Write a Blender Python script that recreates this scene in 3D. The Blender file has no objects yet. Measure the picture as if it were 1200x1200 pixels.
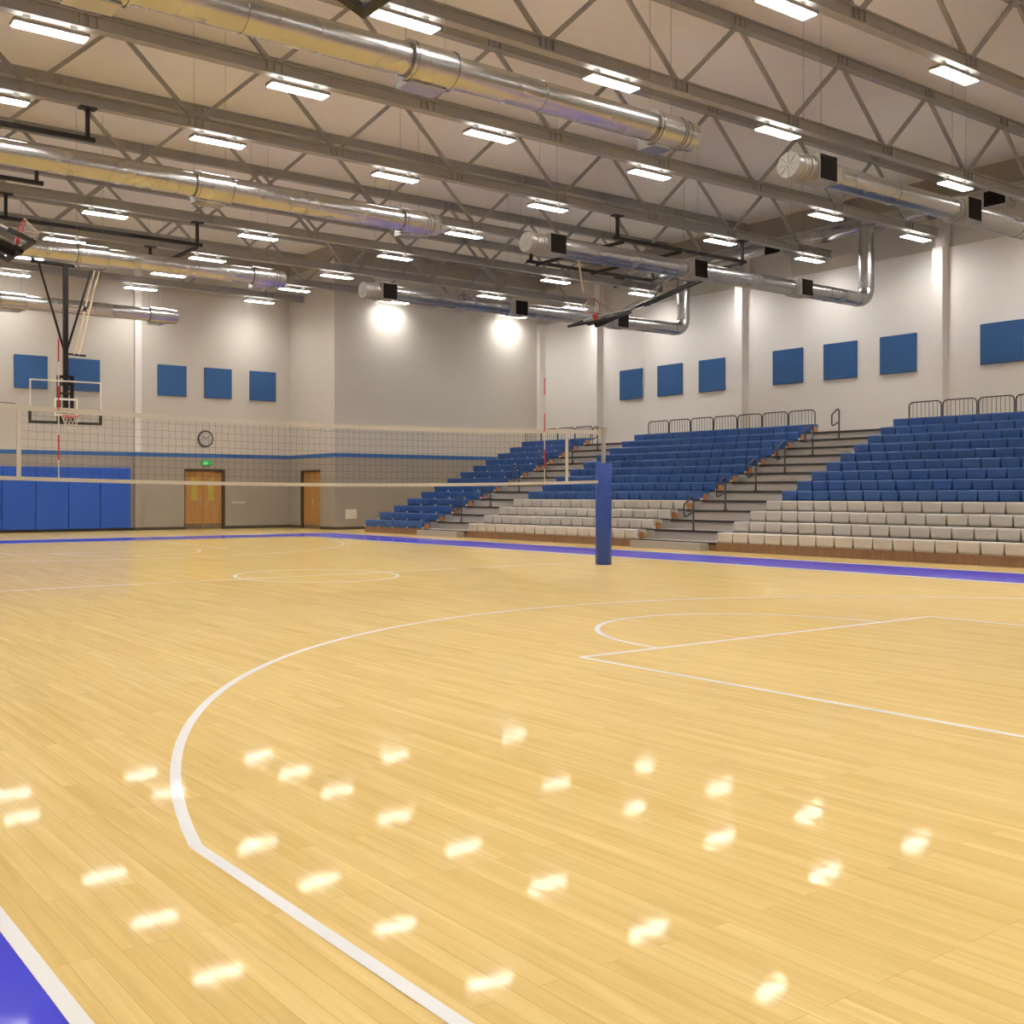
import bpy, bmesh, math
from mathutils import Vector, Matrix
PI = math.pi
SC = bpy.context.scene
COL = SC.collection

# ------------------------------------------------------------------ camera, world, exposure
CAM = (-8.3991, -14.0593, 1.26568)
cd = bpy.data.cameras.new('camera')
cam = bpy.data.objects.new('camera', cd); COL.objects.link(cam)
cam.location = CAM
cam.rotation_euler = (PI/2, 0, 0.995662 - PI/2)
cd.sensor_fit = 'HORIZONTAL'; cd.sensor_width = 36
cd.lens = 1238.698/1200*36
cd.shift_x = (600-416.396)/1200
cd.shift_y = -(600-578.625)/1200
cd.clip_start = 0.05; cd.clip_end = 200
SC.camera = cam

w = bpy.data.worlds.new('world'); SC.world = w; w.use_nodes = True
w.node_tree.nodes['Background'].inputs[0].default_value = (1, .95, .88, 1)
w.node_tree.nodes['Background'].inputs[1].default_value = 0.02
SC.view_settings.view_transform = 'Standard'
SC.view_settings.look = 'None'
SC.view_settings.gamma = 1
SC.view_settings.exposure = 0.0
SC.view_settings.use_curve_mapping = False
SC.cycles.use_denoising = True
SC.cycles.max_bounces = 8
SC.cycles.diffuse_bounces = 6
SC.cycles.caustics_reflective = False
SC.cycles.sample_clamp_indirect = 6
LAMP = 116.0          # strength of every ceiling fixture's diffuser

# ------------------------------------------------------------------ materials
def srgb(r, g, b):
    f = lambda c: (c/255/12.92) if c/255 <= .04045 else ((c/255+.055)/1.055)**2.4
    return (f(r), f(g), f(b), 1)
def base(name):
    m = bpy.data.materials.new(name); m.use_nodes = True
    return m, m.node_tree, m.node_tree.nodes['Principled BSDF']
def mat(name, col, rough=.6, metal=0, spec=.5, noise=.06, nscale=6, bump=0, coat=0, alpha=1):
    m, nt, p = base(name)
    n = nt.nodes.new('ShaderNodeTexNoise'); n.inputs['Scale'].default_value = nscale; n.inputs['Detail'].default_value = 4
    tc = nt.nodes.new('ShaderNodeTexCoord'); nt.links.new(tc.outputs['Object'], n.inputs['Vector'])
    mx = nt.nodes.new('ShaderNodeMix'); mx.data_type = 'RGBA'
    a = [c*(1-noise) for c in col[:3]]+[1]; b = [min(1, c*(1+noise)) for c in col[:3]]+[1]
    mx.inputs[6].default_value = a; mx.inputs[7].default_value = b
    nt.links.new(n.outputs['Fac'], mx.inputs[0]); nt.links.new(mx.outputs[2], p.inputs['Base Color'])
    p.inputs['Roughness'].default_value = rough; p.inputs['Metallic'].default_value = metal
    p.inputs['Specular IOR Level'].default_value = spec
    p.inputs['Coat Weight'].default_value = coat; p.inputs['Coat Roughness'].default_value = .1
    if bump:
        bp = nt.nodes.new('ShaderNodeBump'); bp.inputs['Strength'].default_value = bump; bp.inputs['Distance'].default_value = .01
        nt.links.new(n.outputs['Fac'], bp.inputs['Height']); nt.links.new(bp.outputs['Normal'], p.inputs['Normal'])
    return m

def floor_mat(name, tint=None, wood=True):
    """lacquered maple boards running along Y; tint = paint colour under the same lacquer"""
    m, nt, p = base(name); N = nt.nodes.new; L = nt.links.new
    tc = N('ShaderNodeTexCoord')
    mp = N('ShaderNodeMapping'); mp.inputs['Rotation'].default_value = (0, 0, PI/2); L(tc.outputs['Object'], mp.inputs['Vector'])
    br = N('ShaderNodeTexBrick'); L(mp.outputs['Vector'], br.inputs['Vector'])
    br.inputs['Scale'].default_value = 1; br.inputs['Brick Width'].default_value = 1.25; br.inputs['Row Height'].default_value = .075
    br.inputs['Mortar Size'].default_value = .0009; br.inputs['Mortar Smooth'].default_value = .4; br.offset = .37; br.offset_frequency = 3
    br.inputs['Color1'].default_value = (0, 0, 0, 1); br.inputs['Color2'].default_value = (1, 1, 1, 1); br.inputs['Mortar'].default_value = (.5, .5, .5, 1)
    # per board random via a second, coarser lookup
    mp2 = N('ShaderNodeMapping'); mp2.inputs['Scale'].default_value = (14, .7, 1); L(tc.outputs['Object'], mp2.inputs['Vector'])
    gr = N('ShaderNodeTexNoise'); gr.inputs['Scale'].default_value = 1.6; gr.inputs['Detail'].default_value = 6; gr.inputs['Roughness'].default_value = .62
    gr.inputs['Distortion'].default_value = .5
    ad = N('ShaderNodeVectorMath'); ad.operation = 'MULTIPLY_ADD'; ad.inputs[1].default_value = (37, 91, 13)
    L(br.outputs['Color'], ad.inputs[0]); L(mp2.outputs['Vector'], ad.inputs[2]); L(ad.outputs[0], gr.inputs['Vector'])
    bump = N('ShaderNodeBump'); bump.inputs['Strength'].default_value = .35 if wood else .04; bump.inputs['Distance'].default_value = .0035
    inv = N('ShaderNodeMath'); inv.operation = 'MULTIPLY_ADD'; inv.inputs[1].default_value = -1.0
    L(br.outputs['Fac'], inv.inputs[0])
    mul = N('ShaderNodeMath'); mul.operation = 'MULTIPLY'; mul.inputs[1].default_value = .06; L(gr.outputs['Fac'], mul.inputs[0])
    L(mul.outputs[0], inv.inputs[2]); L(inv.outputs[0], bump.inputs['Height'])
    # slow cupping of the boards so lamp images break up
    mp3 = N('ShaderNodeMapping'); mp3.inputs['Scale'].default_value = (9, .9, 1); L(tc.outputs['Object'], mp3.inputs['Vector'])
    sw = N('ShaderNodeTexNoise'); sw.inputs['Scale'].default_value = 1.0; sw.inputs['Detail'].default_value = 2
    L(mp3.outputs['Vector'], sw.inputs['Vector'])
    b2 = N('ShaderNodeBump'); b2.inputs['Strength'].default_value = .3 if wood else .08; b2.inputs['Distance'].default_value = .0014
    L(sw.outputs['Fac'], b2.inputs['Height']); L(bump.outputs['Normal'], b2.inputs['Normal'])
    if wood:
        r1 = N('ShaderNodeValToRGB'); e = r1.color_ramp.elements
        e[0].position = .0; e[0].color = WOOD_A; e[1].position = 1; e[1].color = WOOD_B
        mm = N('ShaderNodeMath'); mm.operation = 'MULTIPLY_ADD'; mm.inputs[1].default_value = .28
        g2 = N('ShaderNodeMath'); g2.operation = 'MULTIPLY_ADD'; g2.inputs[1].default_value = 1.5; g2.inputs[2].default_value = -.39; L(gr.outputs['Fac'], g2.inputs[0])
        L(br.outputs['Color'], mm.inputs[0]); L(g2.outputs[0], mm.inputs[2]); L(mm.outputs[0], r1.inputs['Fac'])
        dk = N('ShaderNodeMix'); dk.data_type = 'RGBA'; dk.blend_type = 'MULTIPLY'
        dk.inputs[7].default_value = (.72, .62, .5, 1); L(br.outputs['Fac'], dk.inputs[0]); L(r1.outputs['Color'], dk.inputs[6])
        L(dk.outputs[2], p.inputs['Base Color'])
    else:
        mx = N('ShaderNodeMix'); mx.data_type = 'RGBA'; mx.inputs[6].default_value = [c*.95 for c in tint[:3]]+[1]; mx.inputs[7].default_value = tint
        L(gr.outputs['Fac'], mx.inputs[0]); L(mx.outputs[2], p.inputs['Base Color'])
    L(b2.outputs['Normal'], p.inputs['Normal'])
    # matt wood/paint under a thin soft lacquer: half-strength Fresnel sheen
    p.inputs['Roughness'].default_value = .6; p.inputs['Specular IOR Level'].default_value = 0
    gl = N('ShaderNodeBsdfGlossy'); gl.inputs['Roughness'].default_value = .052; L(b2.outputs['Normal'], gl.inputs['Normal'])
    fr = N('ShaderNodeFresnel'); fr.inputs[0].default_value = 1.21
    hf = N('ShaderNodeMath'); hf.operation = 'MULTIPLY'; hf.inputs[1].default_value = SHEEN; L(fr.outputs[0], hf.inputs[0])
    ms = N('ShaderNodeMixShader'); L(hf.outputs[0], ms.inputs[0]); L(p.outputs[0], ms.inputs[1]); L(gl.outputs[0], ms.inputs[2])
    L(ms.outputs[0], nt.nodes['Material Output'].inputs[0])
    return m
SHEEN = .72
WOOD_A = srgb(219, 185, 112); WOOD_B = srgb(246, 219, 152)

def emis(name, col, s, beam=0):
    m, nt, p = base(name)
    p.inputs['Base Color'].default_value = (.9, .9, .9, 1) if s > 3 else (col[0]*.3, col[1]*.3, col[2]*.3, 1)
    p.inputs['Emission Color'].default_value = col; p.inputs['Emission Strength'].default_value = s
    if beam:      # prismatic diffuser: brighter straight down than sideways
        g = nt.nodes.new('ShaderNodeNewGeometry'); d = nt.nodes.new('ShaderNodeVectorMath'); d.operation = 'DOT_PRODUCT'
        nt.links.new(g.outputs['Normal'], d.inputs[0]); nt.links.new(g.outputs['Incoming'], d.inputs[1])
        a = nt.nodes.new('ShaderNodeMath'); a.operation = 'ABSOLUTE'; nt.links.new(d.outputs['Value'], a.inputs[0])
        q = nt.nodes.new('ShaderNodeMath'); q.operation = 'POWER'; q.inputs[1].default_value = beam; nt.links.new(a.outputs[0], q.inputs[0])
        k = nt.nodes.new('ShaderNodeMath'); k.operation = 'MULTIPLY'; k.inputs[1].default_value = s; nt.links.new(q.outputs[0], k.inputs[0])
        nt.links.new(k.outputs[0], p.inputs['Emission Strength'])
    return m
def glass_mat():
    m, nt, p = base('clear_panel')
    t = nt.nodes.new('ShaderNodeBsdfTransparent'); t.inputs[0].default_value = (.93, .95, .95, 1)
    g = nt.nodes.new('ShaderNodeBsdfGlossy'); g.inputs['Roughness'].default_value = .04
    f = nt.nodes.new('ShaderNodeLayerWeight'); f.inputs[0].default_value = .12
    k = nt.nodes.new('ShaderNodeMath'); k.operation = 'MULTIPLY_ADD'; k.inputs[1].default_value = .3; k.inputs[2].default_value = .02
    nt.links.new(f.outputs['Facing'], k.inputs[0])
    mx = nt.nodes.new('ShaderNodeMixShader'); nt.links.new(k.outputs[0], mx.inputs[0]); nt.links.new(t.outputs[0], mx.inputs[1]); nt.links.new(g.outputs[0], mx.inputs[2])
    nt.links.new(mx.outputs[0], nt.nodes['Material Output'].inputs[0]); return m
def grille_mat():
    m, nt, p = base('grille')
    tc = nt.nodes.new('ShaderNodeTexCoord'); wv = nt.nodes.new('ShaderNodeTexWave'); wv.bands_direction = 'Z'
    wv.inputs['Scale'].default_value = 9; nt.links.new(tc.outputs['Object'], wv.inputs['Vector'])
    r = nt.nodes.new('ShaderNodeValToRGB'); r.color_ramp.elements[0].color = srgb(16, 13, 12); r.color_ramp.elements[1].color = srgb(40, 34, 30); p.inputs['Specular IOR Level'].default_value = .1
    nt.links.new(wv.outputs['Color'], r.inputs[0]); nt.links.new(r.outputs[0], p.inputs['Base Color']); p.inputs['Roughness'].default_value = .9
    return m
def door_mat(name, c1, c2):
    m, nt, p = base(name)
    tc = nt.nodes.new('ShaderNodeTexCoord'); mp = nt.nodes.new('ShaderNodeMapping'); mp.inputs['Scale'].default_value = (14, 14, .9)
    nt.links.new(tc.outputs['Object'], mp.inputs['Vector'])
    n = nt.nodes.new('ShaderNodeTexNoise'); n.inputs['Scale'].default_value = 1.4; n.inputs['Detail'].default_value = 5; n.inputs['Distortion'].default_value = .6
    nt.links.new(mp.outputs[0], n.inputs['Vector'])
    r = nt.nodes.new('ShaderNodeValToRGB'); r.color_ramp.elements[0].position = .3; r.color_ramp.elements[0].color = c1
    r.color_ramp.elements[1].position = .7; r.color_ramp.elements[1].color = c2
    nt.links.new(n.outputs['Fac'], r.inputs[0]); nt.links.new(r.outputs[0], p.inputs['Base Color']); p.inputs['Roughness'].default_value = .4
    return m
def steel_mat(name, col, rough):
    m, nt, p = base(name)
    tc = nt.nodes.new('ShaderNodeTexCoord'); v = nt.nodes.new('ShaderNodeTexNoise'); v.inputs['Scale'].default_value = 1.3
    nt.links.new(tc.outputs['Object'], v.inputs['Vector'])
    r = nt.nodes.new('ShaderNodeMapRange'); r.inputs[3].default_value = rough-.02; r.inputs[4].default_value = rough+.02
    nt.links.new(v.outputs['Fac'], r.inputs[0]); nt.links.new(r.outputs[0], p.inputs['Roughness'])
    p.inputs['Base Color'].default_value = col; p.inputs['Metallic'].default_value = 1
    return m

M = dict(
    maple=floor_mat('maple_boards'), line=floor_mat('white_court_paint', srgb(250, 249, 247), False), blue_paint=floor_mat('blue_court_paint', srgb(82, 84, 222), False),
    cream_lit=mat('cream_wall_lit', srgb(224, 219, 213), .75, noise=.02, nscale=3, bump=.15),  # cream paint lightened: stronger lamp light on right wall and pilasters put into colour
    cream=mat('cream_wall_paint', srgb(194, 188, 178), .75, noise=.025, nscale=3, bump=.15), grey=mat('grey_wall_paint', srgb(150, 143, 134), .75, noise=.03, nscale=3, bump=.15),
    stripe=mat('blue_stripe_paint', srgb(44, 94, 160), .6), ceil=mat('cream_roof_deck', srgb(244, 240, 230), .85, noise=.03, nscale=1.5),
    top_band=mat('dark_top_band', srgb(160, 151, 142), .85), skirting=mat('dark_skirting', srgb(62, 55, 48), .55),
    truss=mat('grey_truss_paint', srgb(152, 149, 145), .5, spec=.5), panel=mat('blue_acoustic_fabric', srgb(46, 86, 138), .9, noise=.05, nscale=40),
    pad=mat('blue_wall_vinyl', srgb(28, 82, 184), .45, noise=.03), postpad=mat('blue_post_vinyl', srgb(34, 70, 158), .45, noise=.03),
    seatb=mat('blue_seat_plastic', srgb(48, 88, 150), .42, noise=.05), seatw=mat('white_seat_plastic', srgb(200, 193, 181), .42, noise=.04),
    board=door_mat('brown_board', srgb(122, 92, 68), srgb(142, 110, 84)), ply=door_mat('plywood_end', srgb(160, 108, 64), srgb(184, 128, 80)),
    tread=mat('grey_tread', srgb(178, 172, 166), .4, metal=.15, noise=.06), nosing=mat('dark_nosing', srgb(48, 41, 36), .6), whitep=mat('white_plastic', srgb(212, 206, 198), .5),
    black=mat('black_steel', srgb(34, 30, 28), .55, spec=.3), rail=mat('dark_rail_paint', srgb(52, 49, 50), .4), duct=steel_mat('galvanised_steel', (.46, .455, .45, 1), .27),
    zinc=mat('pale_zinc', srgb(175, 172, 166), .45, metal=.6), grille=grille_mat(), wire=mat('steel_wire', srgb(150, 140, 128), .4, metal=.5), lamp=emis('lamp_diffuser', (1, .975, .935, 1), LAMP, 1.25), added_fill=emis('added_fill_glow', (1, .975, .935, 1), LAMP*.05),  # last one: weak added glow for the ceiling
    housing=mat('lamp_housing', srgb(150, 146, 140), .5), glass=glass_mat(), whiteline=mat('white_board_line', srgb(232, 228, 220), .5), red=mat('orange_red_rim', srgb(206, 46, 40), .4),
    cord=mat('white_cord', srgb(222, 216, 205), .8), padding=mat('black_padding', srgb(40, 37, 36), .6), tape=mat('net_tape', srgb(200, 194, 182), .8), mesh=mat('dark_net_cord', srgb(60, 54, 48), .9),
    antw=mat('white_rod', srgb(226, 220, 208), .5), steelp=mat('grey_metal_post', srgb(168, 166, 163), .4, metal=.3), act=mat('beige_actuator', srgb(214, 194, 160), .45),
    oak=door_mat('oak_veneer', srgb(158, 116, 66), srgb(178, 134, 80)), frame=mat('dark_door_frame', srgb(70, 56, 46), .55), vision=mat('yellow_vision_glass', srgb(176, 160, 84), .15, noise=.15, nscale=3),
    kick=mat('grey_kick_plate', srgb(124, 112, 96), .35, metal=.5), clockf=mat('clock_face', srgb(176, 172, 166), .4), clockr=mat('clock_rim', srgb(70, 68, 68), .3, metal=.3),
    exitg=emis('exit_green', (.01, .34, .05, 1), .8), exitw=emis('exit_white', (.6, 1, .65, 1), .8), )

# ------------------------------------------------------------------ mesh building
class MB:
    def __init__(s): s.v = []; s.f = []; s.m = []; s.sm = []
    def add(s, vs, fs, mi=0, smooth=False, mx=None):
        o = len(s.v)
        for p in vs:
            s.v.append(tuple(mx @ Vector(p)) if mx else tuple(p))
        for f in fs: s.f.append([o+i for i in f]); s.m.append(mi); s.sm.append(smooth)
        return s
    def box(s, x0, x1, y0, y1, z0, z1, mi=0, mx=None):
        vs = [(x, y, z) for z in (z0, z1) for y in (y0, y1) for x in (x0, x1)]
        return s.add(vs, [(0, 2, 3, 1), (4, 5, 7, 6), (0, 1, 5, 4), (2, 6, 7, 3), (0, 4, 6, 2), (1, 3, 7, 5)], mi, False, mx)
    def bbox(s, x0, x1, y0, y1, z0, z1, b, mi=0, mx=None):
        bm = bmesh.new(); bmesh.ops.create_cube(bm, size=1)
        for v in bm.verts: v.co = Vector(((x0+x1)/2+v.co.x*(x1-x0), (y0+y1)/2+v.co.y*(y1-y0), (z0+z1)/2+v.co.z*(z1-z0)))
        bmesh.ops.bevel(bm, geom=bm.edges[:], offset=b, segments=2, affect='EDGES', profile=.5)
        bm.verts.index_update()
        s.add([v.co[:] for v in bm.verts], [[v.index for v in f.verts] for f in bm.faces], mi, False, mx); bm.free(); return s
    def tube(s, pts, r, n=8, mi=0, cap=True, closed=False, mx=None, flat=False):
        P = [Vector(p) for p in pts]; R = r if isinstance(r, (list, tuple)) else [r]*len(P)
        k = len(P); vs = []; prev = None
        for i in range(k):
            a = P[(i-1) % k] if (i > 0 or closed) else P[0]; b = P[(i+1) % k] if (i < k-1 or closed) else P[-1]
            t = (b-a); t = t.normalized() if t.length > 1e-9 else Vector((0, 0, 1))
            if prev is None:
                up = Vector((0, 0, 1)) if abs(t.z) < .9 else Vector((0, 1, 0))
                nx = t.cross(up).normalized()
            else:
                nx = (prev - t*prev.dot(t)).normalized()
            prev = nx; ny = t.cross(nx)
            for j in range(n):
                a_ = 2*PI*(j+.5)/n
                vs.append(P[i]+(nx*math.cos(a_)+ny*math.sin(a_))*R[i])
        fs = []
        for i in range(k if closed else k-1):
            for j in range(n):
                a0 = i*n+j; a1 = i*n+(j+1) % n; b0 = ((i+1) % k)*n+j; b1 = ((i+1) % k)*n+(j+1) % n
                fs.append((a0, a1, b1, b0))
        s.add(vs, fs, mi, not flat, mx)
        if cap and not closed:
            s.add(vs[:n], [tuple(range(n))[::-1]], mi, False, mx); s.add(vs[-n:], [tuple(range(n))], mi, False, mx)
        return s
    def bar(s, a, b, w, h=None, mi=0, mx=None):
        """square bar from a to b, w across (horizontal), h along the up-ish direction"""
        h = h or w; a = Vector(a); b = Vector(b); t = (b-a).normalized()
        up = Vector((0, 0, 1)) if abs(t.z) < .99 else Vector((0, 1, 0))
        sx = t.cross(up).normalized(); sy = sx.cross(t)
        vs = [p+sx*(i*w/2)+sy*(j*h/2) for p in (a, b) for j in (-1, 1) for i in (-1, 1)]
        return s.add(vs, [(0, 1, 3, 2), (4, 6, 7, 5), (0, 4, 5, 1), (2, 3, 7, 6), (0, 2, 6, 4), (1, 5, 7, 3)], mi, False, mx)
    def build(s, name, mats, parent=None, loc=None):
        me = bpy.data.meshes.new(name)
        off = Vector(loc) if loc else Vector((0, 0, 0))
        me.from_pydata([tuple(Vector(v)-off) for v in s.v], [], s.f)
        for m in (mats if isinstance(mats, (list, tuple)) else [mats]): me.materials.append(M[m])
        me.polygons.foreach_set('material_index', s.m); me.polygons.foreach_set('use_smooth', s.sm)
        bm = bmesh.new(); bm.from_mesh(me); bmesh.ops.recalc_face_normals(bm, faces=bm.faces[:]); bm.to_mesh(me); bm.free(); me.update()
        o = bpy.data.objects.new(name, me); COL.objects.link(o)
        o.location = off
        if parent is not None:
            o.parent = parent
        return o
def empty(name, loc, label=None, cat=None, group=None, rotz=0):
    o = bpy.data.objects.new(name, None); o.empty_display_size = .1; COL.objects.link(o); o.location = loc; o.rotation_euler = (0, 0, rotz)
    return tag(o, label, cat, group)
def tag(o, label=None, cat=None, group=None, kind=None):
    if label: o['label'] = label
    if cat: o['category'] = cat
    if group: o['group'] = group
    if kind: o['kind'] = kind
    return o
def struct(o): o['kind'] = 'structure'; return o
def relink(o, parent):
    c = o.copy(); COL.objects.link(c); c.parent = parent; return c
def copy_tree(o, parent=None):
    c = relink(o, parent) if parent is not None else o.copy()
    if parent is None: COL.objects.link(c)
    for ch in [x for x in o.children]: copy_tree(ch, c)
    return c
ORD = ['lowest', 'second', 'third', 'fourth', 'fifth', 'sixth', 'seventh', 'eighth', 'ninth', 'tenth', 'eleventh', 'twelfth', 'topmost']

# ------------------------------------------------------------------ the hall
XR, XN, YA, YB, ZC = 21.0, 11.15, 20.7, 17.45, 10.05
XL, YS = -12.0, -20.7
# floor with painted courts
fl = MB()
fl.add([(XL-.2, YS-.2, 0), (XR+.3, YS-.2, 0), (XR+.3, YA+.4, 0), (XL-.2, YA+.4, 0)], [(0, 1, 2, 3)], 0)
ZL = .002
def quad(x0, x1, y0, y1, mi, z=ZL): fl.add([(x0, y0, z), (x1, y0, z), (x1, y1, z), (x0, y1, z)], [(0, 1, 2, 3)], mi)
def ring(cx, cy, r, w, a0=0, a1=2*PI, n=96, z=ZL):
    vs = []; k = max(8, int(n*(a1-a0)/(2*PI)))
    for i in range(k+1):
        a = a0+(a1-a0)*i/k
        for rr in (r-w/2, r+w/2): vs.append((cx+rr*math.cos(a), cy+rr*math.sin(a), z))
    fl.add(vs, [(2*i, 2*i+1, 2*i+3, 2*i+2) for i in range(k)], 1)
BI, BO = 7.60, 9.50          # blue border, inside and outside edge across the court
EI, EO = 13.25, 15.05        # and at the ends
for s in (-1, 1):
    x0, x1 = sorted((s*BI, s*BO)); quad(x0, x1, -EO, EO, 2)
    y0, y1 = sorted((s*EI, s*EO)); quad(-BI, BI, y0, y1, 2)
LW = .05
for s in (-1, 1):
    wd = LW if s < 0 else .17
    x = s*(7.60-wd/2); quad(x-wd/2, x+wd/2, -EI, EI, 1, ZL*1.5)
    x = s*(BO+.07); quad(x-.07, x+.07, -EO, EO, 1, ZL*1.5)
    y = s*(EI-.03); quad(-7.6, 7.6, y-.05, y+.05, 1, ZL*1.5)
    y = s*(EO+.07); quad(-BO-.04, BO+.04, y-.07, y+.07, 1, ZL*1.5)
quad(-7.55, 7.55, -LW/2, LW/2, 1)
ring(0, 0, 1.26, LW)
FT, BK, R3, SO, LN, FR = 8.145, 12.404, 7.06, 6.816, 2.489, 1.609
JY = BK-math.sqrt(R3**2-SO**2)
for s in (-1, 1):
    for t in (-1, 1):
        quad(t*LN-LW/2, t*LN+LW/2, min(s*FT, s*EI), max(s*FT, s*EI), 1)
        quad(t*SO-LW/2, t*SO+LW/2, min(s*JY, s*EI), max(s*JY, s*EI), 1)
    quad(-LN, LN, s*FT-LW/2, s*FT+LW/2, 1)
    a = math.asin((BK-JY)/R3)
    if s < 0:
        ring(0, -FT, FR, LW, 0, PI); ring(0, -BK, R3, LW, a, PI-a, 220)
    else:
        ring(0, FT, FR, LW, PI, 2*PI); ring(0, BK, R3, LW, PI+a, 2*PI-a, 220)
struct(fl.build('floor', ['maple', 'line', 'blue_paint']))
# ceiling
struct(MB().box(XL-.2, XR+.3, YS-.2, YA+.4, ZC, ZC+.2).build('ceiling', ['ceil']))
# walls: painted bands (grey below, blue stripe, cream above), with a darker strip under the roof
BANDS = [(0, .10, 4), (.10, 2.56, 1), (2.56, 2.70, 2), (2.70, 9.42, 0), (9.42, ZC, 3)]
WM = ['cream', 'grey', 'stripe', 'top_band', 'skirting']
def wall(name, x0, x1, y0, y1, bands=BANDS, hole=None, mats=None):
    """axis aligned slab; hole = (axis, a0, a1, z1) door opening from the floor"""
    b = MB()
    for z0, z1, mi in bands:
        if hole is None: b.box(x0, x1, y0, y1, z0, z1, mi); continue
        ax, a0, a1, zt = hole
        for p0, p1, q in ((None, a0, 0), (a1, None, 0), (a0, a1, 1)):
            zz0 = max(z0, zt) if q else z0
            if zz0 >= z1: continue
            if ax == 'x': b.box(x0 if p0 is None else p0, x1 if p1 is None else p1, y0, y1, zz0, z1, mi)
            else: b.box(x0, x1, y0 if p0 is None else p0, y1 if p1 is None else p1, zz0, z1, mi)
    return struct(b.build(name, mats or WM))
WB = ['cream_lit']+WM[1:]
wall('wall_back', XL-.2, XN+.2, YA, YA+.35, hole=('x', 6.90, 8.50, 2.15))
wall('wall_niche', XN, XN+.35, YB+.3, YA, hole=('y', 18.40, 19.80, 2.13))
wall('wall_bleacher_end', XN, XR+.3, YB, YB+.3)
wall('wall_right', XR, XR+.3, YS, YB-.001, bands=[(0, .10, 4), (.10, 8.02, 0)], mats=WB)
struct(MB().box(XR+.14, XR+.3, YS, YB, 8.02, 9.42, 0).box(XR+.14, XR+.3, YS, YB, 9.42, ZC, 1).build('wall_right_upper', ['cream', 'top_band']))
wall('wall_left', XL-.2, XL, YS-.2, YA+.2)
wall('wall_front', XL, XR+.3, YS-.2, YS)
t = 0
for y in (14.35, 7.97, 1.55, -4.87, -11.3, -17.7):
    t += 1
    struct(MB().box(XR-.3, XR, y-.14, y+.14, 0, 8.02).box(XR-.16, XR+.14, y-.13, y+.13, 8.02, 9.42).build('trim_%d' % t, ['cream_lit']))
t += 1; struct(MB().box(XR-.32, XR, YB-.16, YB, 0, 8.02).build('trim_%d' % t, ['cream_lit']))
for x in (5.14, -1.3, -7.7):
    t += 1
    b = MB()
    for z0, z1, mi in BANDS[:4]: b.box(x-.12, x+.12, YA-.14, YA, z0, z1, mi)
    struct(b.build('trim_%d' % t, WB))

# ------------------------------------------------------------------ doors
def double_door():
    root = empty('door_1', (7.70, YA, 0)); root['kind'] = 'structure'
    MB().box(6.90, 8.50, YA+.10, YA+.16, 2.08, 2.15).box(6.90, 6.95, YA+.02, YA+.16, 0, 2.08).box(8.42, 8.50, YA-.01, YA+.16, 0, 2.15).box(6.90, 8.42, YA-.01, YA+.10, 2.10, 2.15).build('door_frame', ['frame'], root)
    for i, (a, b_) in enumerate(((6.96, 7.675), (7.685, 8.41))):
        lf = MB().box(a, b_, YA+.10, YA+.145, .01, 2.07).build('door_leaf', ['oak'], root)
        gx = 7.20 if i == 0 else 7.86
        MB().box(gx, gx+.25, YA+.092, YA+.10, 1.02, 1.84).build('vision_panel', ['vision'], lf)
        MB().box(a+.02, b_-.02, YA+.094, YA+.10, .02, .20).build('kick_plate', ['kick'], lf)
        hx = b_-.1 if i == 0 else a+.1
        MB().tube([(hx, YA+.10, 1.03), (hx, YA+.05, 1.03), (hx, YA+.05, .99), (hx+(.14 if i else -.14), YA+.05, .99)], .011, 6).build('door_handle', ['zinc'], lf)
    return root
def fix_parents():
    """children were modelled in world coordinates: keep them there"""
    bpy.context.view_layer.update()
    roots = [o for o in COL.objects if o.parent is None]
    for r in roots:
        for c in r.children:
            if c.get('_local'): del c['_local']
            else: c.matrix_parent_inverse = r.matrix_world.inverted()
double_door()
root = empty('door_2', (XN, 19.07, 0)); root['kind'] = 'structure'
MB().box(XN-.01, XN+.14, 19.72, 19.80, 0, 2.13).box(XN-.01, XN+.14, 18.40, 19.72, 2.08, 2.13).box(XN+.08, XN+.14, 18.40, 18.44, 0, 2.08).build('door_frame', ['frame'], root)
lf = MB().box(XN+.08, XN+.125, 18.45, 19.71, .01, 2.07).build('door_leaf', ['oak'], root)
MB().box(XN+.074, XN+.08, 18.47, 19.69, .02, .14).build('kick_plate', ['kick'], lf)
MB().tube([(XN+.08, 19.06, 1.02), (XN+.03, 19.06, 1.02), (XN+.03, 18.94, 1.02)], .011, 6).box(XN+.072, XN+.08, 19.03, 19.09, .85, 1.08).build('door_handle', ['zinc'], lf)

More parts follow.
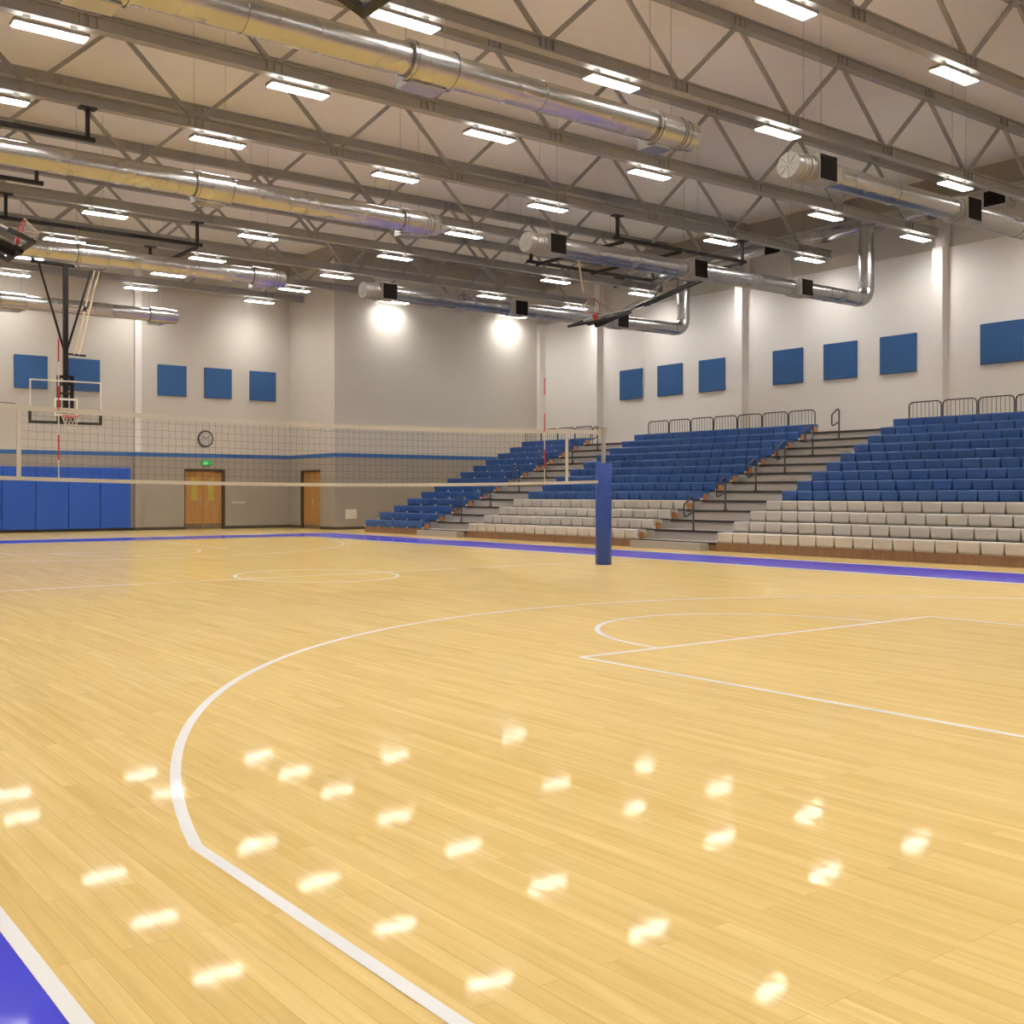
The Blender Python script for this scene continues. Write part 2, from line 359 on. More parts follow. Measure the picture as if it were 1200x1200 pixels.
# ------------------------------------------------------------------ roof trusses
TY = [19.6, 17.02, 14.35, 11.15, 7.95, 4.75, 1.6, -1.55, -4.85, -8.05, -11.25, -14.45, -17.6]
WH = ['nearest the far wall', 'running along the far bleacher end wall', 'third from the far end of the hall', 'fourth from the far end of the hall', 'fifth from the far end of the hall',
      'sixth from the far end of the hall', 'seventh from the far end of the hall', 'eighth from the far end of the hall', 'crossing the top right corner of the view', 'second beyond the top right corner overhead',
      'overhead behind the viewer', 'second overhead behind the viewer', 'nearest the wall behind the viewer']
def ibeam(x0, x1, y, z0, h):
    return MB().box(x0, x1, y-.08, y+.08, z0, z0+.025).box(x0, x1, y-.035, y+.035, z0+.025, z0+h-.025).box(x0, x1, y-.08, y+.08, z0+h-.025, z0+h)
for i, y in enumerate(TY):
    x1 = XN-.0 if i == 0 else 20.72
    x0 = XL
    r = empty('roof_truss', (4.4, y, 8.3), 'grey steel lattice roof truss '+WH[i], 'roof truss', 'roof trusses')
    lc = ibeam(x0, x1, y, 8.3, .23); uc = ibeam(x0, min(x1+.3, XR+.14) if i else x1, y, 9.82, .23)
    k = 0
    for n in range(-4, 8):
        xn = .12+3.2*n
        for d in (-1, 1):
            xt = xn+1.6*d
            if min(xn, xt) < x0 or max(xn, xt) > x1: continue
            MB().bar((xn+.09*d, y, 8.53), (xt-.09*d, y, 9.82), .055, .075).build('brace', ['truss'], r)
    for n in range(-4, 8):
        for (g, xx, za, zb) in ((lc, .12+3.2*n, 8.322, 8.508), (uc, 1.72+3.2*n, 9.842, 10.028)):
            if xx < x0+.2 or xx > x1-.2: continue
            for q in (-.14, 0, .14): g.box(xx+q-.012, xx+q+.012, y-.075, y+.075, za, zb)
    lc.build('lower_chord', ['truss'], r); uc.build('upper_chord', ['truss'], r)

# ------------------------------------------------------------------ light fittings
LX = [-7.95, -3.65, .6, 4.85, 9.33, 15.7, 19.75]
def fitting(x, y):
    r = empty('light_fitting', (x, y, 8.13))
    h = MB().box(-.565, .565, -.125, .125, .012, .07).box(-.4, -.3, -.03, .03, .075, .17).box(.3, .4, -.03, .03, .075, .17).build('housing', ['housing'], r); h['_local'] = 1
    d = MB().box(-.54, .54, -.10, .10, .07, .076).build('added_fill_strip', ['added_fill'], r); d['_local'] = 1  # glowing strip added to lift the ceiling and trusses, not part of the fitting
    d = MB().box(-.54, .54, -.108, .108, 0, .012).build('diffuser', ['lamp'], r); d['_local'] = 1
    return r
RW = ['in the row by the far wall', 'in the row along the far bleacher end', 'in the third row from the far end', 'in the fourth row from the far end', 'in the fifth row from the far end',
      'in the sixth row from the far end', 'in the seventh row from the far end', 'in the eighth row from the far end', 'in the row crossing the top right corner', 'in the first row beyond the top edge',
      'in the second row beyond the top edge', 'in the third row beyond the top edge', 'in the last row at the near end of hall']
CW = ['outermost left', 'second from left', 'third from left', 'fourth from left', 'fifth from left', 'second from right', 'rightmost']
proto = None
for i, y in enumerate(TY):
    xs = LX
    if i == 0: xs = LX[:5]
    if i == 1: xs = [-7.95, -4.0, .25, 4.75, 9.3, 13.45, 19.1]
    for j, x in enumerate(xs):
        if proto is None: proto = fitting(x, y+.02); o = proto
        else: o = copy_tree(proto); o.location = (x, y+.02, 8.13)
        tag(o, 'linear ceiling lamp, %s %s' % (CW[j], RW[i]), 'ceiling light', 'linear lamps under the trusses')

# ------------------------------------------------------------------ ducts
DR = .205
DZ = 6.75
def cyl(b, x0, x1, y, z, r, mi=0, n=28): b.tube([(x0, y, z), (x1, y, z)], r, n, mi)
def duct_left(y, label, x0=XL):
    r = empty('ventilation_duct', (0, y, DZ), label, 'duct', 'round ceiling ducts')
    b = MB(); cyl(b, x0, 3.9, y, DZ, DR)
    for xx in (1.65, -2.9, -7.0): b.tube([(xx-.012, y, DZ), (xx+.012, y, DZ)], DR+.008, 28)
    b.build('pipe', ['duct'], r)
    for (a, c) in ((-.62, .12), (3.87, 4.45), (-9.4, -8.66), (-5.0, -4.26)):
        o = MB(); cyl(o, a, c, y, DZ, .24); o.bbox(a+.08, c-.08, y-.02, y+.30, DZ-.27, DZ+.2, .01)
        for xx in (a+.02, a+.08, c-.02): o.tube([(xx-.012, y, DZ), (xx+.012, y, DZ)], .252, 28)
        o.build('outlet_box', ['duct'], r)
        for xx in (a+.02, c-.1): MB().tube([(xx, y, DZ+.2), (xx, y, ZC)], .004, 5).build('hanger_wire', ['wire'], r)
    o = MB(); cyl(o, 4.45, 4.78, y, DZ, .215); cyl(o, 4.6, 4.63, y, DZ, .228); cyl(o, 4.5, 4.53, y, DZ, .228); o.build('end_cap', ['duct'], r)
    return r
def duct_right(y, label):
    r = empty('ventilation_duct', (14, y, DZ), label, 'duct', 'round ceiling ducts')
    pts = [(7.5, y, DZ), (19.75, y, DZ)]
    for k in range(1, 7):
        a = PI/2*k/6; pts.append((19.75+.36*math.sin(a), y, DZ+.36*(1-math.cos(a))))
    pts.append((20.11, y, 8.82))
    q = MB().tube(pts, DR, 28)
    for xx in (10.3, 14.8, 18.2, 19.6): q.tube([(xx-.012, y, DZ), (xx+.012, y, DZ)], DR+.008, 28)
    q.tube([(20.11, y, 7.12), (20.11, y, 7.14)], DR+.008, 28)
    q.build('pipe', ['duct'], r)
    o = MB(); cyl(o, 7.24, 7.6, y, DZ, .215); cyl(o, 7.4, 7.43, y, DZ, .228); cyl(o, 7.5, 7.53, y, DZ, .228)
    for k in range(8):
        a = 2*PI*k/8; o.bar((7.235, y, DZ), (7.235, y+.2*math.cos(a), DZ+.2*math.sin(a)), .012, .012)
    o.build('end_cap', ['zinc'], r)
    for xc in (7.95, 12.68, 16.95):
        o = MB().bbox(xc-.25, xc+.25, y-.27, y+.12, DZ-.22, DZ+.22, .008); cyl(o, xc-.36, xc-.24, y, DZ, .235); o.tube([(xc-.30, y, DZ), (xc-.27, y, DZ)], .25, 28)
        bx = o.build('outlet_box', ['zinc'], r)
        MB().box(xc-.225, xc+.235, y-.278, y-.268, DZ-.205, DZ+.205).build('grille', ['grille'], bx)
        for xx in (xc-.3, xc+.2): MB().tube([(xx, y, DZ+.2), (xx, y, ZC)], .004, 5).build('hanger_wire', ['wire'], r)
    return r
duct_left(-3.2, 'round galvanised duct across the top left of the hall ending near mid-court')
duct_left(3.24, 'round galvanised duct from the left edge ending behind the first lamp rows')
duct_left(9.7, 'round galvanised duct passing behind the lowered basketball goal mast')
duct_left(16.5, 'round galvanised duct nearest the far wall, lowest in view')
duct_left(-9.65, 'round galvanised duct overhead beyond the top edge of view')
duct_right(-3.2, 'round duct with square grilles running off the right edge of view')
duct_right(3.24, 'round duct with grilles and elbow over the right bleacher aisle')
duct_right(9.7, 'round duct with elbow passing behind the raised right basketball goal')
duct_right(-9.65, 'round duct with grilles overhead beyond the right edge of view')
r = empty('supply_duct', (20.3, 0, 8.9), 'long round supply duct under the trusses along the bleacher side wall', 'duct')
q = MB().tube([(20.3, -15, 8.9), (20.3, 12.6, 8.9)], .2, 28)
for yy in (-9.1, -6.4, 0.9, 3.0, 3.5, 4.6, 7.6, 9.3, 10.3): q.tube([(20.3, yy, 8.9), (20.3, yy+.03, 8.9)], .212, 28)
q.build('pipe', ['duct'], r)
for yy in (-.25, 6.25, 12.5, -6.6):
    bx = MB().bbox(20.05, 20.52, yy-.3, yy+.3, 8.62, 9.08, .008).build('outlet_box', ['zinc'], r)
    MB().box(20.04, 20.052, yy-.26, yy+.26, 8.66, 9.04).build('grille', ['grille'], bx)

# ------------------------------------------------------------------ blue wall panels, pads, fixtures on the walls
PN = ['leftmost of the four', 'second from left', 'third from left', 'fourth from left', 'rightmost']
for i, (a, b_) in enumerate(((.94, 2.03), (2.73, 3.81), (5.88, 6.97), (7.67, 8.75), (9.48, 10.57))):
    tag(MB().bbox(a, b_, YA-.06, YA-.005, 4.71, 5.79, .012).build('acoustic_panel', ['panel']), 'square blue panel on the far wall, '+
        ['leftmost, partly behind the glass backboard', 'second from left, behind the backboard', 'third from left, just right of the pilaster', 'fourth from left, above the clock', 'rightmost'][i], 'wall panel', 'square blue acoustic panels')
for i, (a, b_) in enumerate(((12.24, 13.32), (10.46, 11.55), (8.70, 9.75), (5.82, 6.88), (4.05, 5.12), (2.27, 3.34), (-.53, .55), (-2.3, -1.22), (-4.1, -3.0))):
    tag(MB().bbox(XR-.06, XR-.005, a, b_, 4.71, 5.79, .012).build('acoustic_panel', ['panel']), 'square blue panel above the bleachers, '+
        ['farthest away', 'second from the far end', 'third from the far end', 'fourth from the far end', 'fifth from the far end', 'sixth from the far end', 'cut by the right edge of view', 'first beyond the right edge of view', 'second beyond the right edge of view'][i],
        'wall panel', 'square blue acoustic panels')
pe = [-3.85, -2.75, -1.65, -.55, .54, 1.63, 2.72, 3.80, 4.88]
for i in range(8):
    tag(MB().bbox(pe[i]+.006, pe[i+1]-.006, YA-.09, YA-.005, .09, 2.15, .018).build('wall_pad', ['pad']), 'blue safety pad on the far wall, '+
        (['fourth beyond the left edge', 'third beyond the left edge', 'second beyond the left edge', 'cut by the left edge of view', 'first whole one from the left', 'second whole one from the left', 'third whole one from the left', 'rightmost'][i]), 'wall pad', 'blue wall pads')
def disc(b, x, y, z, r, t_, mi, n=40):
    b.tube([(x, y, z), (x, y-t_, z)], r, n, mi)
r = empty('wall_clock', (7.71, YA, 3.24), 'round white clock with dark rim above the double doors', 'clock')
b = MB(); disc(b, 7.71, YA-.003, 3.24, .30, .055, 0); b.build('rim', ['clockr'], r)
b = MB(); disc(b, 7.71, YA-.058, 3.24, .25, .006, 0); b.build('dial', ['clockf'], r)
b = MB()
for k in range(12):
    a = 2*PI*k/12; b.bar((7.71+.215*math.sin(a), YA-.066, 3.24+.215*math.cos(a)), (7.71+.25*math.sin(a), YA-.066, 3.24+.25*math.cos(a)), .012, .004)
b.build('hour_mark', ['black'], r)
a = math.radians(-55); MB().bar((7.71, YA-.068, 3.24), (7.71+.15*math.sin(a), YA-.068, 3.24+.15*math.cos(a)), .006, .02).build('hour_hand', ['black'], r)
a = math.radians(50); MB().bar((7.71, YA-.072, 3.24), (7.71+.16*math.sin(a), YA-.072, 3.24+.16*math.cos(a)), .005, .015).build('minute_hand', ['black'], r)
r = empty('exit_sign', (7.74, YA, 2.37), 'small lit green exit sign over the double doors', 'sign')
MB().bbox(7.54, 7.94, YA-.07, YA-.004, 2.29, 2.45, .01).build('sign_box', ['exitg'], r)
b = MB(); z0 = 2.325; h = .09; y = YA-.073
def st(x0, z0_, x1, z1_): b.bar((x0, y, z0_), (x1, y, z1_), .004, .014)
x = 7.625
for zz in (z0, z0+h/2, z0+h): st(x, zz, x+.05, zz)
st(x, z0, x, z0+h)
x = 7.695; st(x, z0, x+.05, z0+h); st(x+.05, z0, x, z0+h)
x = 7.775; st(x, z0, x, z0+h)
x = 7.80; st(x, z0+h, x+.06, z0+h); st(x+.03, z0, x+.03, z0+h)
b.build('lettering', ['exitw'], r)
r = empty('socket_strip', (9.03, YA, .93), 'white strip of small outlets low on the wall right of double doors', 'socket strip')
MB().bbox(8.76, 9.30, YA-.03, YA-.003, .885, .97, .006).build('backplate', ['whitep'], r)
for k in range(6): MB().box(8.80+k*.083, 8.845+k*.083, YA-.034, YA-.030, .905, .95).build('outlet', ['frame'], r)
r = empty('wall_vent', (11.84, YB, .54), 'square pale cover plate low on the wall left of the bleachers', 'wall vent')
MB().bbox(11.6, 12.07, YB-.03, YB-.003, .37, .71, .008).build('cover', ['whitep'], r)
MB().box(11.66, 12.01, YB-.034, YB-.03, .42, .66).build('inner_panel', ['whitep'], r)

# ------------------------------------------------------------------ bleachers
BX, RUN, RISE, Z1 = 10.95, .573, .23, .19
BACK = BX+13*RUN
def zk(k): return Z1+RISE*(k-1)       # deck level of row k
SW = .398
def seat_mesh(name, mname):
    d, h, wt, wb = .30, RISE-.004, SW-.012, SW-.05
    prof = [(0.012, 0), (0, .03), (-.004, h-.03), (.004, h-.006), (.02, h), (d-.02, h), (d, h-.02), (d, 0)]
    b = MB(); n = len(prof)
    vs = []
    for s in (-1, 1):
        for (x, z) in prof:
            wv = wb+(wt-wb)*min(1, z/(h*.6)); wv = wv*(1 if z < h-.003 else .985)
            vs.append((x, s*wv/2, z))
    fs = [tuple(range(n)), tuple(range(2*n-1, n-1, -1))]+[(i, (i+1) % n, n+(i+1) % n, n+i) for i in range(n)]
    b.add(vs, fs)
    o = b.build(name, [mname]); return o
protos = {}
for nm in ('seatw', 'seatb'):
    protos[nm] = seat_mesh('seat', nm)
bracket = MB().bbox(.0, .08, -.03, .0, 0, .05, .006).build('seat_bracket', ['whitep'])
def end_panel_mesh(b, x, y, z, s):
    prof = [(.06, 0), (.06, .16), (.16, .16), (.21, .145), (.24, .10), (.24, 0)]
    vs = [(x+p, y, z+q) for p, q in prof]+[(x+p, y+s*.022, z+q) for p, q in prof]; n = len(prof)
    b.add(vs, [tuple(range(n)), tuple(range(2*n-1, n-1, -1))]+[(i, (i+1) % n, n+(i+1) % n, n+i) for i in range(n)])
first = {}
def bank(y0, n, where, allblue):
    y1 = y0+n*SW
    for k in range(1, 14):
        x = BX+(k-1)*RUN; z = zk(k)
        mn = 'seatb' if (allblue or k > 4) else 'seatw'
        cl = 'blue' if mn == 'seatb' else 'white'
        if allblue: od = ORD[k-1]
        elif k <= 4: od = ['lowest', 'second lowest', 'third lowest', 'uppermost'][k-1]
        else: od = ['lowest', 'second lowest', 'third lowest', 'fourth lowest', 'middle', 'sixth lowest', 'third highest', 'second highest', 'topmost'][k-5]
        r = empty('bleacher_row', (x, (y0+y1)/2, 0 if k == 1 else zk(k-1)), '%s row of %s moulded seats in the %s' % (od, cl, where), 'bleacher row', cl+' bleacher rows')
        lo = 0 if k == 1 else zk(k-1)
        b = MB().box(x, BACK, y0-.03, y1+.03, lo, z-.03, 0).box(x-.012, BACK, y0-.03, y1+.03, z-.03, z, 1)
        b.build('deck', ['tread' if k > 1 else 'board', 'nosing' if k > 1 else 'board'], r)
        for j in range(n):
            c = relink(protos[mn], r); c.location = (x+.004, y0+SW*(j+.5), z)
        for yy, s in ((y0-.002, -1), (y1+.002, 1)):
            e = MB(); end_panel_mesh(e, x, yy, z, s); e.build('end_panel', ['ply'], r)
        for j in range(0, n, 2) if allblue else (0,):
            c = relink(bracket, r); c.location = (x-.03, y0+SW*j+.015, z)
        c = relink(bracket, r); c.location = (x-.03, y1+.02, z)
Y1, Y2, Y3 = (12.0, 8), (3.42, 16), (1.14-16*SW, 16)
bank(Y1[0], Y1[1], 'all-blue bank by the far end wall', True)
bank(Y2[0], Y2[1], 'middle bank behind the net post', False)
bank(Y3[0], Y3[1], 'right-hand bank nearest the viewer', False)
for o in list(protos.values())+[bracket]: bpy.data.objects.remove(o)

def stairs(y0, y1, ys0, ys1, label):
    y0 += .035; y1 -= .035
    r = empty('aisle_stairs', (BX, (y0+y1)/2, 0), label, 'stairs', 'bleacher aisle stairs')
    b = MB().box(BX-.30, BX-.002, ys0, ys1, 0, .14, 0).box(BX-.31, BX-.002, ys0, ys1, .14, .165, 1); b.build('bottom_step', ['tread', 'tread'], r)
    for k in range(1, 14):
        x = BX+(k-1)*RUN; lo = 0 if k == 1 else zk(k-1); z = zk(k)
        b = MB().box(x, BACK, y0, y1, lo, z-.055, 2 if k == 1 else 0).box(x-.03, x+.03, y0, y1, z-.055, z, 1).box(x+.03, BACK, y0, y1, z-.055, z, 0)
        b.build('step', ['tread', 'nosing', 'board'], r)
A2 = (1.14, 3.42); A1 = (Y2[0]+16*SW, 12.0)
stairs(A2[0], A2[1], 1.36, 3.38, 'grey aisle stairs with dark nosings between the middle and right banks')
stairs(A1[0], A1[1], 9.95, 11.9, 'grey aisle stairs with dark nosings between the all-blue and middle banks')

# handrails in the aisles
def arc(cx, cz, r, a0, a1, n=6): return [(cx+r*math.cos(a0+(a1-a0)*i/n), cz+r*math.sin(a0+(a1-a0)*i/n)) for i in range(n+1)]
def handrail(x, y, z, label):
    r = empty('handrail', (x, y, z), label, 'handrail', 'looped aisle handrails')
    P = [(0, 0), (0, .70)]+arc(-.06, .70, .06, 0, math.radians(115), 6)+[(-.27, .63)]+arc(-.27, .57, .05, math.radians(120), PI, 4)+[(-.32, .40)]+arc(-.27, .37, .05, PI, math.radians(290), 5)+[(-.03, .42), (-.004, .43)]
    b = MB().tube([(px, 0, pz) for px, pz in P], .019, 8)
    o = b.build('loop', ['rail'], r); o['_local'] = 1
    o = MB().tube([(0, 0, 0), (0, 0, .012)], .06, 14).tube([(0, 0, 0), (0, 0, .1)], .024, 10).build('base_flange', ['rail'], r); o['_local'] = 1
    return r
RL = ['bottom', 'second', 'third', 'fourth', 'fifth', 'topmost']
for ai, (ym, nm) in enumerate(((2.27, 'right-hand aisle'), (10.85, 'left-hand aisle'))):
    for i, k in enumerate((2, 4, 6, 8, 10, 12)):
        handrail(BX+(k-1)*RUN+.02, ym, zk(k), 'dark looped tube handrail in the %s, %s' % (nm, 'at the bottom' if i == 0 else ('at the top' if i == 5 else RL[i]+' one up')))
# hoop guard rails along the top
def guard(y0, y1, label):
    x = BACK-.1; z0 = zk(13); H = .655; rr = .11; ym = (y0+y1)/2; hw = (y1-y0)/2
    r = empty('guard_rail', (x, ym, z0), label, 'guard rail', 'hoop guard rails behind the top row')
    P = [(-hw, 0), (-hw, H-rr)]+arc(-hw+rr, H-rr, rr, PI, PI/2, 5)+arc(hw-rr, H-rr, rr, PI/2, 0, 5)+[(hw, 0)]
    o = MB().tube([(0, a, b_) for a, b_ in P], .016, 8).build('hoop', ['rail'], r); o['_local'] = 1
    for k in range(1, 8):
        yy = -hw+2*hw*k/8
        o = MB().tube([(0, yy, .0), (0, yy, H-.005 if 1 < k < 7 else H-.012)], .007, 6).build('baluster', ['rail'], r); o['_local'] = 1
pt = .857
NN = ['farthest left', 'second from left', 'third from left', 'fourth from left', 'fifth from left', 'sixth from left', 'rightmost']
for k in range(4): guard(15.5-pt*(k+1)+.02, 15.5-pt*k-.02, 'dark hoop guard rail above the all-blue bank, '+['farthest left', 'second from left', 'third from left', 'rightmost'][k])
for k in range(7): guard(9.62-pt*(k+1)+.02, 9.62-pt*k-.02, 'dark hoop guard rail above the middle bank, '+NN[k])
for k in range(7): guard(1.0-pt*(k+1)+.02, 1.0-pt*k-.02, 'dark hoop guard rail above the right-hand bank, '+NN[k])

# ------------------------------------------------------------------ volleyball net
NY = -.6
def net_post(x, s, label):
    r = empty('net_post', (x, NY, 0), label, 'net post', 'padded net posts')
    MB().tube([(x, NY, 0), (x, NY, .01), (x, NY, 1.80), (x, NY, 1.81)], [.135, .141, .141, .135], 32).build('post_padding', ['postpad'], r)
    MB().tube([(x, NY, 1.80), (x, NY, 2.44)], .036, 18).tube([(x, NY, 2.43), (x, NY, 2.455)], .042, 18).build('post', ['steelp'], r)
    MB().bbox(x-.035-s*.01, x+.035-s*.01, NY-.06, NY-.03, 2.36, 2.45, .006).build('pulley', ['steelp'], r)
net_post(5.62, 1, 'blue padded volleyball net post standing on the court before the bleachers')
net_post(-5.62, -1, 'blue padded volleyball net post beyond the left edge of view')
r = empty('volleyball_net', (0, NY, 1.4), 'volleyball net with cream tapes stretched across the court', 'net')
NXE = 4.78
def sag(x, zc, ze): return zc+(ze-zc)*(x/NXE)**2
def tape(za_c, za_e, w_, xe, ze_post, nm):
    b = MB(); n = 24; vs = []
    xs = [-xe]+[-NXE+2*NXE*i/n for i in range(n+1)]+[xe]
    for x in xs:
        zz = sag(x, za_c, za_e) if abs(x) <= NXE else ze_post
        for yy in (-.006, .006):
            vs += [(x, NY+yy, zz-w_/2), (x, NY+yy, zz+w_/2)]
    fs = []
    for i in range(len(xs)-1):
        o_ = 4*i; p_ = o_+4
        fs += [(o_, p_, p_+1, o_+1), (o_+2, o_+3, p_+3, p_+2), (o_+1, p_+1, p_+3, o_+3), (o_, o_+2, p_+2, p_)]
    fs += [(0, 1, 3, 2), (len(vs)-4, len(vs)-2, len(vs)-1, len(vs)-3)]
    b.add(vs, fs); b.build(nm, ['tape'], r)
TC, TE, BC_, BE = 2.30, 2.365, 1.40, 1.46
tape(TC-.02, TE-.01, .07, 5.58, 2.365, 'top_tape'); tape(BC_, BE, .05, 5.48, 1.48, 'bottom_tape')
for s in (-1, 1):
    MB().box(s*4.72-.028, s*4.72+.028, NY-.008, NY+.008, BE-.01, TE).build('side_band', ['tape'], r)
b = MB()
NV = 94
for i in range(NV+1):
    x = -4.7+9.4*i/NV
    z0 = sag(x, BC_, BE); z1 = sag(x, TC, TE)
    P = []
    for q in range(9):
        f = q/8; P.append((x+.006*math.sin(i*1.7+q*2.1), NY, z0+(z1-z0)*f))
    b.tube(P, .0017, 3, cap=False)
for j in range(1, 9):
    P = []
    for i in range(NV+1):
        x = -4.7+9.4*i/NV; z0 = sag(x, BC_, BE); z1 = sag(x, TC, TE)
        P.append((x, NY, z0+(z1-z0)*j/9+.005*math.sin(i*2.3+j)))
    b.tube(P, .0017, 3, cap=False)
b.build('netting', ['mesh'], r)
for s_ in (-1, 1): MB().tube([(5.6*s_, NY, 2.44), (4.76*s_, NY, 2.40)], .004, 5).build('top_cord', ['mesh'], r)
for x, nm in ((-4.22, 'left'), (4.18, 'right')):
    a = empty('net_antenna', (x, NY-.02, 1.43), 'red and white banded antenna rod on the %s part of the net' % nm, 'net antenna', 'net antennas')
    zs = [1.43, 1.70, 2.02, 2.33, 2.64, 2.96, 3.25]
    MB().tube([(x, NY-.02, 1.43), (x, NY-.02, 3.25)], .008, 8).build('rod', ['antw'], a)
    for k in (1, 3, 5): MB().tube([(x, NY-.02, zs[k]), (x, NY-.02, zs[k+1])], .0092, 8).build('red_band', ['red'], a)

# ------------------------------------------------------------------ basketball goals
def goal_board(root, mx, W=1.83, H=1.07, zr=.15, pd=0):
    """board in local axes: x across, z up from the lower edge, front faces -y"""
    def P(b, nm, mats, par=root): return b.build(nm, mats, par)
    hw = W/2
    gl = P(MB().box(-hw+.02, hw-.02, -.006, .006, .02, H-.02, mx=mx), 'glass_panel', ['glass'])
    b = MB().box(-hw, hw, -.012, .012, H-.035, H, mx=mx).box(-hw, -hw+.035, -.012, .012, .04, H-.035, mx=mx).box(hw-.035, hw, -.012, .012, .04, H-.035, mx=mx)
    P(b, 'board_frame', ['whiteline'])
    tw, tz0, tz1 = .3, .17, .62
    b = MB().box(-tw, tw, -.009, -.006, tz0, tz0+.05, mx=mx).box(-tw, tw, -.009, -.006, tz1-.05, tz1, mx=mx).box(-tw, -tw+.05, -.009, -.006, tz0+.05, tz1-.05, mx=mx).box(tw-.05, tw, -.009, -.006, tz0+.05, tz1-.05, mx=mx)
    b.build('target_square', ['whiteline'], gl)
    b = MB().bbox(-hw-.02, hw+.02, -.03, .04, -.03, .035+pd, .012, mx=mx).bbox(-hw-.02, -hw+.045+pd, -.03, .04, .03, .36+pd*3, .012, mx=mx).bbox(hw-.045-pd, hw+.02, -.03, .04, .03, .36+pd*3, .012, mx=mx)
    P(b, 'edge_padding', ['padding'])
    # rim
    cy = -.15-.23; ring_ = [(.23*math.cos(2*PI*i/28), cy+.23*math.sin(2*PI*i/28), zr) for i in range(28)]
    b = MB().tube(ring_, .010, 8, closed=True, mx=mx).bbox(-.06, .06, -.17, -.012, zr-.05, zr+.012, .006, mx=mx).bar((-.05, -.14, zr-.04), (-.12, cy+.12, zr), .012, .012, mx=mx).bar((.05, -.14, zr-.04), (.12, cy+.12, zr), .012, .012, mx=mx)
    rim = P(b, 'rim', ['red'])
    b = MB()
    n = 12
    for lv in range(4):
        r0 = .225-.03*lv if lv else .225; r1 = .225-.03*(lv+1); z0 = -lv*.085; z1 = -(lv+1)*.085
        for i in range(n):
            for s in (.5, -.5):
                a0 = 2*PI*(i+.5*(lv % 2))/n; a1 = 2*PI*(i+.5*(lv % 2)+s)/n
                b.tube([(r0*math.cos(a0), cy+r0*math.sin(a0), zr+z0), (r1*math.cos(a1), cy+r1*math.sin(a1), zr+z1)], .0045, 4, cap=False, mx=mx)
    b.build('hoop_net', ['cord'], rim)
    # steel carrier behind the glass
    b = MB()
    for x in (-.17, .17): b.box(x-.04, x+.04, .02, .09, .0, 1.18, mx=mx)
    b.box(-.21, .21, .02, .08, 1.13, 1.2, mx=mx).box(-.21, .21, .02, .07, .72, .77, mx=mx).box(-.2, .2, .0, .07, -.02, .16, mx=mx)
    P(b, 'board_carrier', ['black'])
# lowered goal over the far basket
root = empty('basketball_goal', (-.03, 12.5, 8.3), 'lowered ceiling-hung basketball goal with clear backboard over the far court end', 'basketball goal')
goal_board(root, Matrix.Translation((-.03, 12.25, 3.05)))
b = MB().bar((.02, 12.45, 3.1), (.02, 12.45, 7.05), .115, .115).box(-.1, .14, 12.3, 12.45, 3.3, 3.4).box(-.1, .14, 12.3, 12.45, 4.0, 4.1); b.build('mast', ['black'], root)
MB().tube([(.0, 12.45, 4.85), (-.66, 12.45, 7.05)], .03, 8).build('mast_brace', ['black'], root)
MB().tube([(.04, 12.45, 4.85), (.70, 12.45, 7.05)], .03, 8).build('mast_brace', ['black'], root)
MB().tube([(-.85, 12.45, 7.07), (.85, 12.45, 7.07)], .045, 10).build('mast_crossbar', ['black'], root)
MB().bar((.02, 12.38, 4.81), (.52, 12.38, 4.79), .04, .045).build('actuator_bracket', ['black'], root)
for dx in (0, .13):
    o = MB().tube([(.2+dx, 12.32, 4.81), (.2+1.12*.6+dx, 12.3+1.3*.6, 4.81+3.1*.6), (1.26+dx, 13.5, 7.68)], [.024, .024, .018], 10)
    if dx == 0: o.tube([(.63, 12.8, 6.0), (.67, 12.85, 6.12)], .042, 10, 1)
    o.build('actuator', ['act', 'black'], root)
def hang_frame(root, x0, x1, ya, yb, crosses, zp=7.72):
    for y in (ya, yb):
        MB().bar((x0, y, zp), (x1, y, zp), .08, .08).build('frame_pipe', ['black'], root)
        for x in (x0+.14, x1-.14):
            MB().bar((x, y, zp+.03), (x, y, 8.29), .07, .07).box(x-.16, x+.16, y-.09, y+.09, 8.27, 8.298).build('hanger', ['black'], root)
    for x in crosses:
        MB().bar((x, ya, zp-.06), (x, yb, zp-.06), .08, .08).build('cross_pipe', ['black'], root)
hang_frame(root, -1.95, 3.2, 11.15, 14.35, (3.06,))
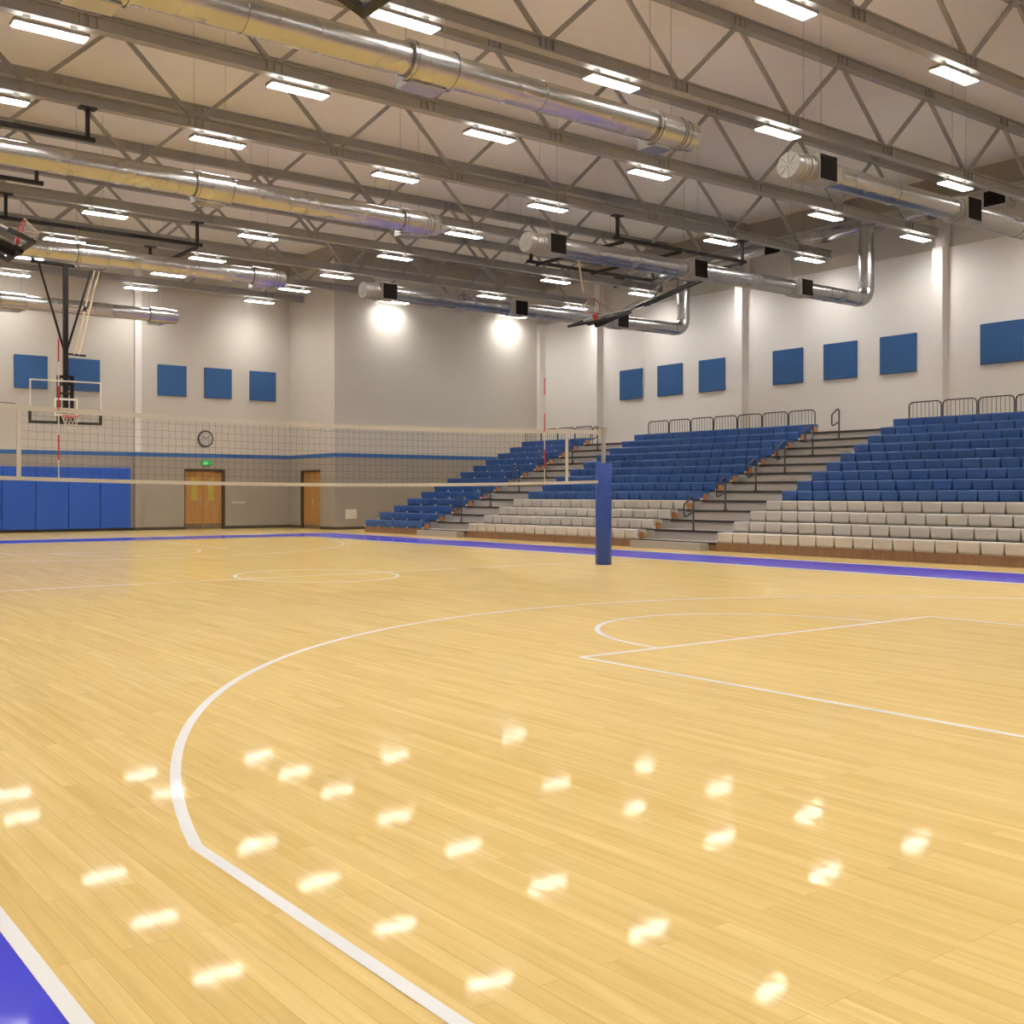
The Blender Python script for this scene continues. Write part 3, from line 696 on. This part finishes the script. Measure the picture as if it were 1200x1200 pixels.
MB().bar((-1.9, 13.5, 7.66), (3.1, 13.5, 7.66), .07, .07).build('frame_pipe', ['black'], root)
for s in (-.75, .7): MB().bar((s, 12.45, 7.07), (s, 13.5, 7.64), .06, .06).build('mast_hanger', ['black'], root)

def folded(name_label, yc, s):
    """s=+1: goal of the right court side, folding up towards +X; s=-1: mirrored at the left"""
    mxx = lambda x: x if s > 0 else 9.67-x
    xe = mxx(12.45); a = math.radians(20)
    zl = Vector((s*math.cos(a), 0, math.sin(a))); yl = Vector((s*math.sin(a), 0, -math.cos(a))); xl = yl.cross(zl)
    mx = Matrix(((xl.x, yl.x, zl.x, xe), (xl.y, yl.y, zl.y, yc), (xl.z, yl.z, zl.z, 5.90), (0, 0, 0, 1)))
    root = empty('basketball_goal', (mxx(14.2), yc, 8.3), name_label, 'basketball goal', 'raised side basketball goals')
    goal_board(root, mx, pd=.05)
    pv = (mxx(17.1), yc, 7.6)
    b0 = Vector(mx @ Vector((0, .12, .1))); MB().bar(b0, pv, .13, .13).build('mast', ['black'], root)
    for t_ in (-1, 1):
        MB().tube([Vector(mx @ Vector((.1*t_, .12, 2.2))), (mxx(16.6), yc+1.2*t_, 7.62)], .03, 8).build('mast_brace', ['black'], root)
    if s > 0: MB().tube([(mxx(11.9), yc, 7.62), (mxx(12.1), yc, 6.65)], .026, 8).build('actuator', ['act'], root)
    if s > 0: MB().tube([(mxx(12.1), yc, 6.65), Vector(mx @ Vector((0, -.02, .9)))], .008, 6).build('lift_cable', ['wire'], root)
    MB().tube([(mxx(15.9), yc, 7.6), Vector(mx @ Vector((0, .05, .9)))], .012, 6).build('lift_cable', ['wire'], root)
    x0, x1 = sorted((mxx(11.55), mxx(16.75)))
    hang_frame(root, x0, x1, yc-1.6, yc+1.6, (mxx(11.9), mxx(14.05), mxx(16.6)) if s > 0 else (mxx(16.6),))
folded('folded-up basketball goal with clear board over the middle bleachers', 6.35, 1)
folded('folded-up basketball goal at the left edge of view above the lamps', 6.35, -1)
folded('folded-up basketball goal with padded corner at the top edge of view', -6.45, -1)

fix_parents()
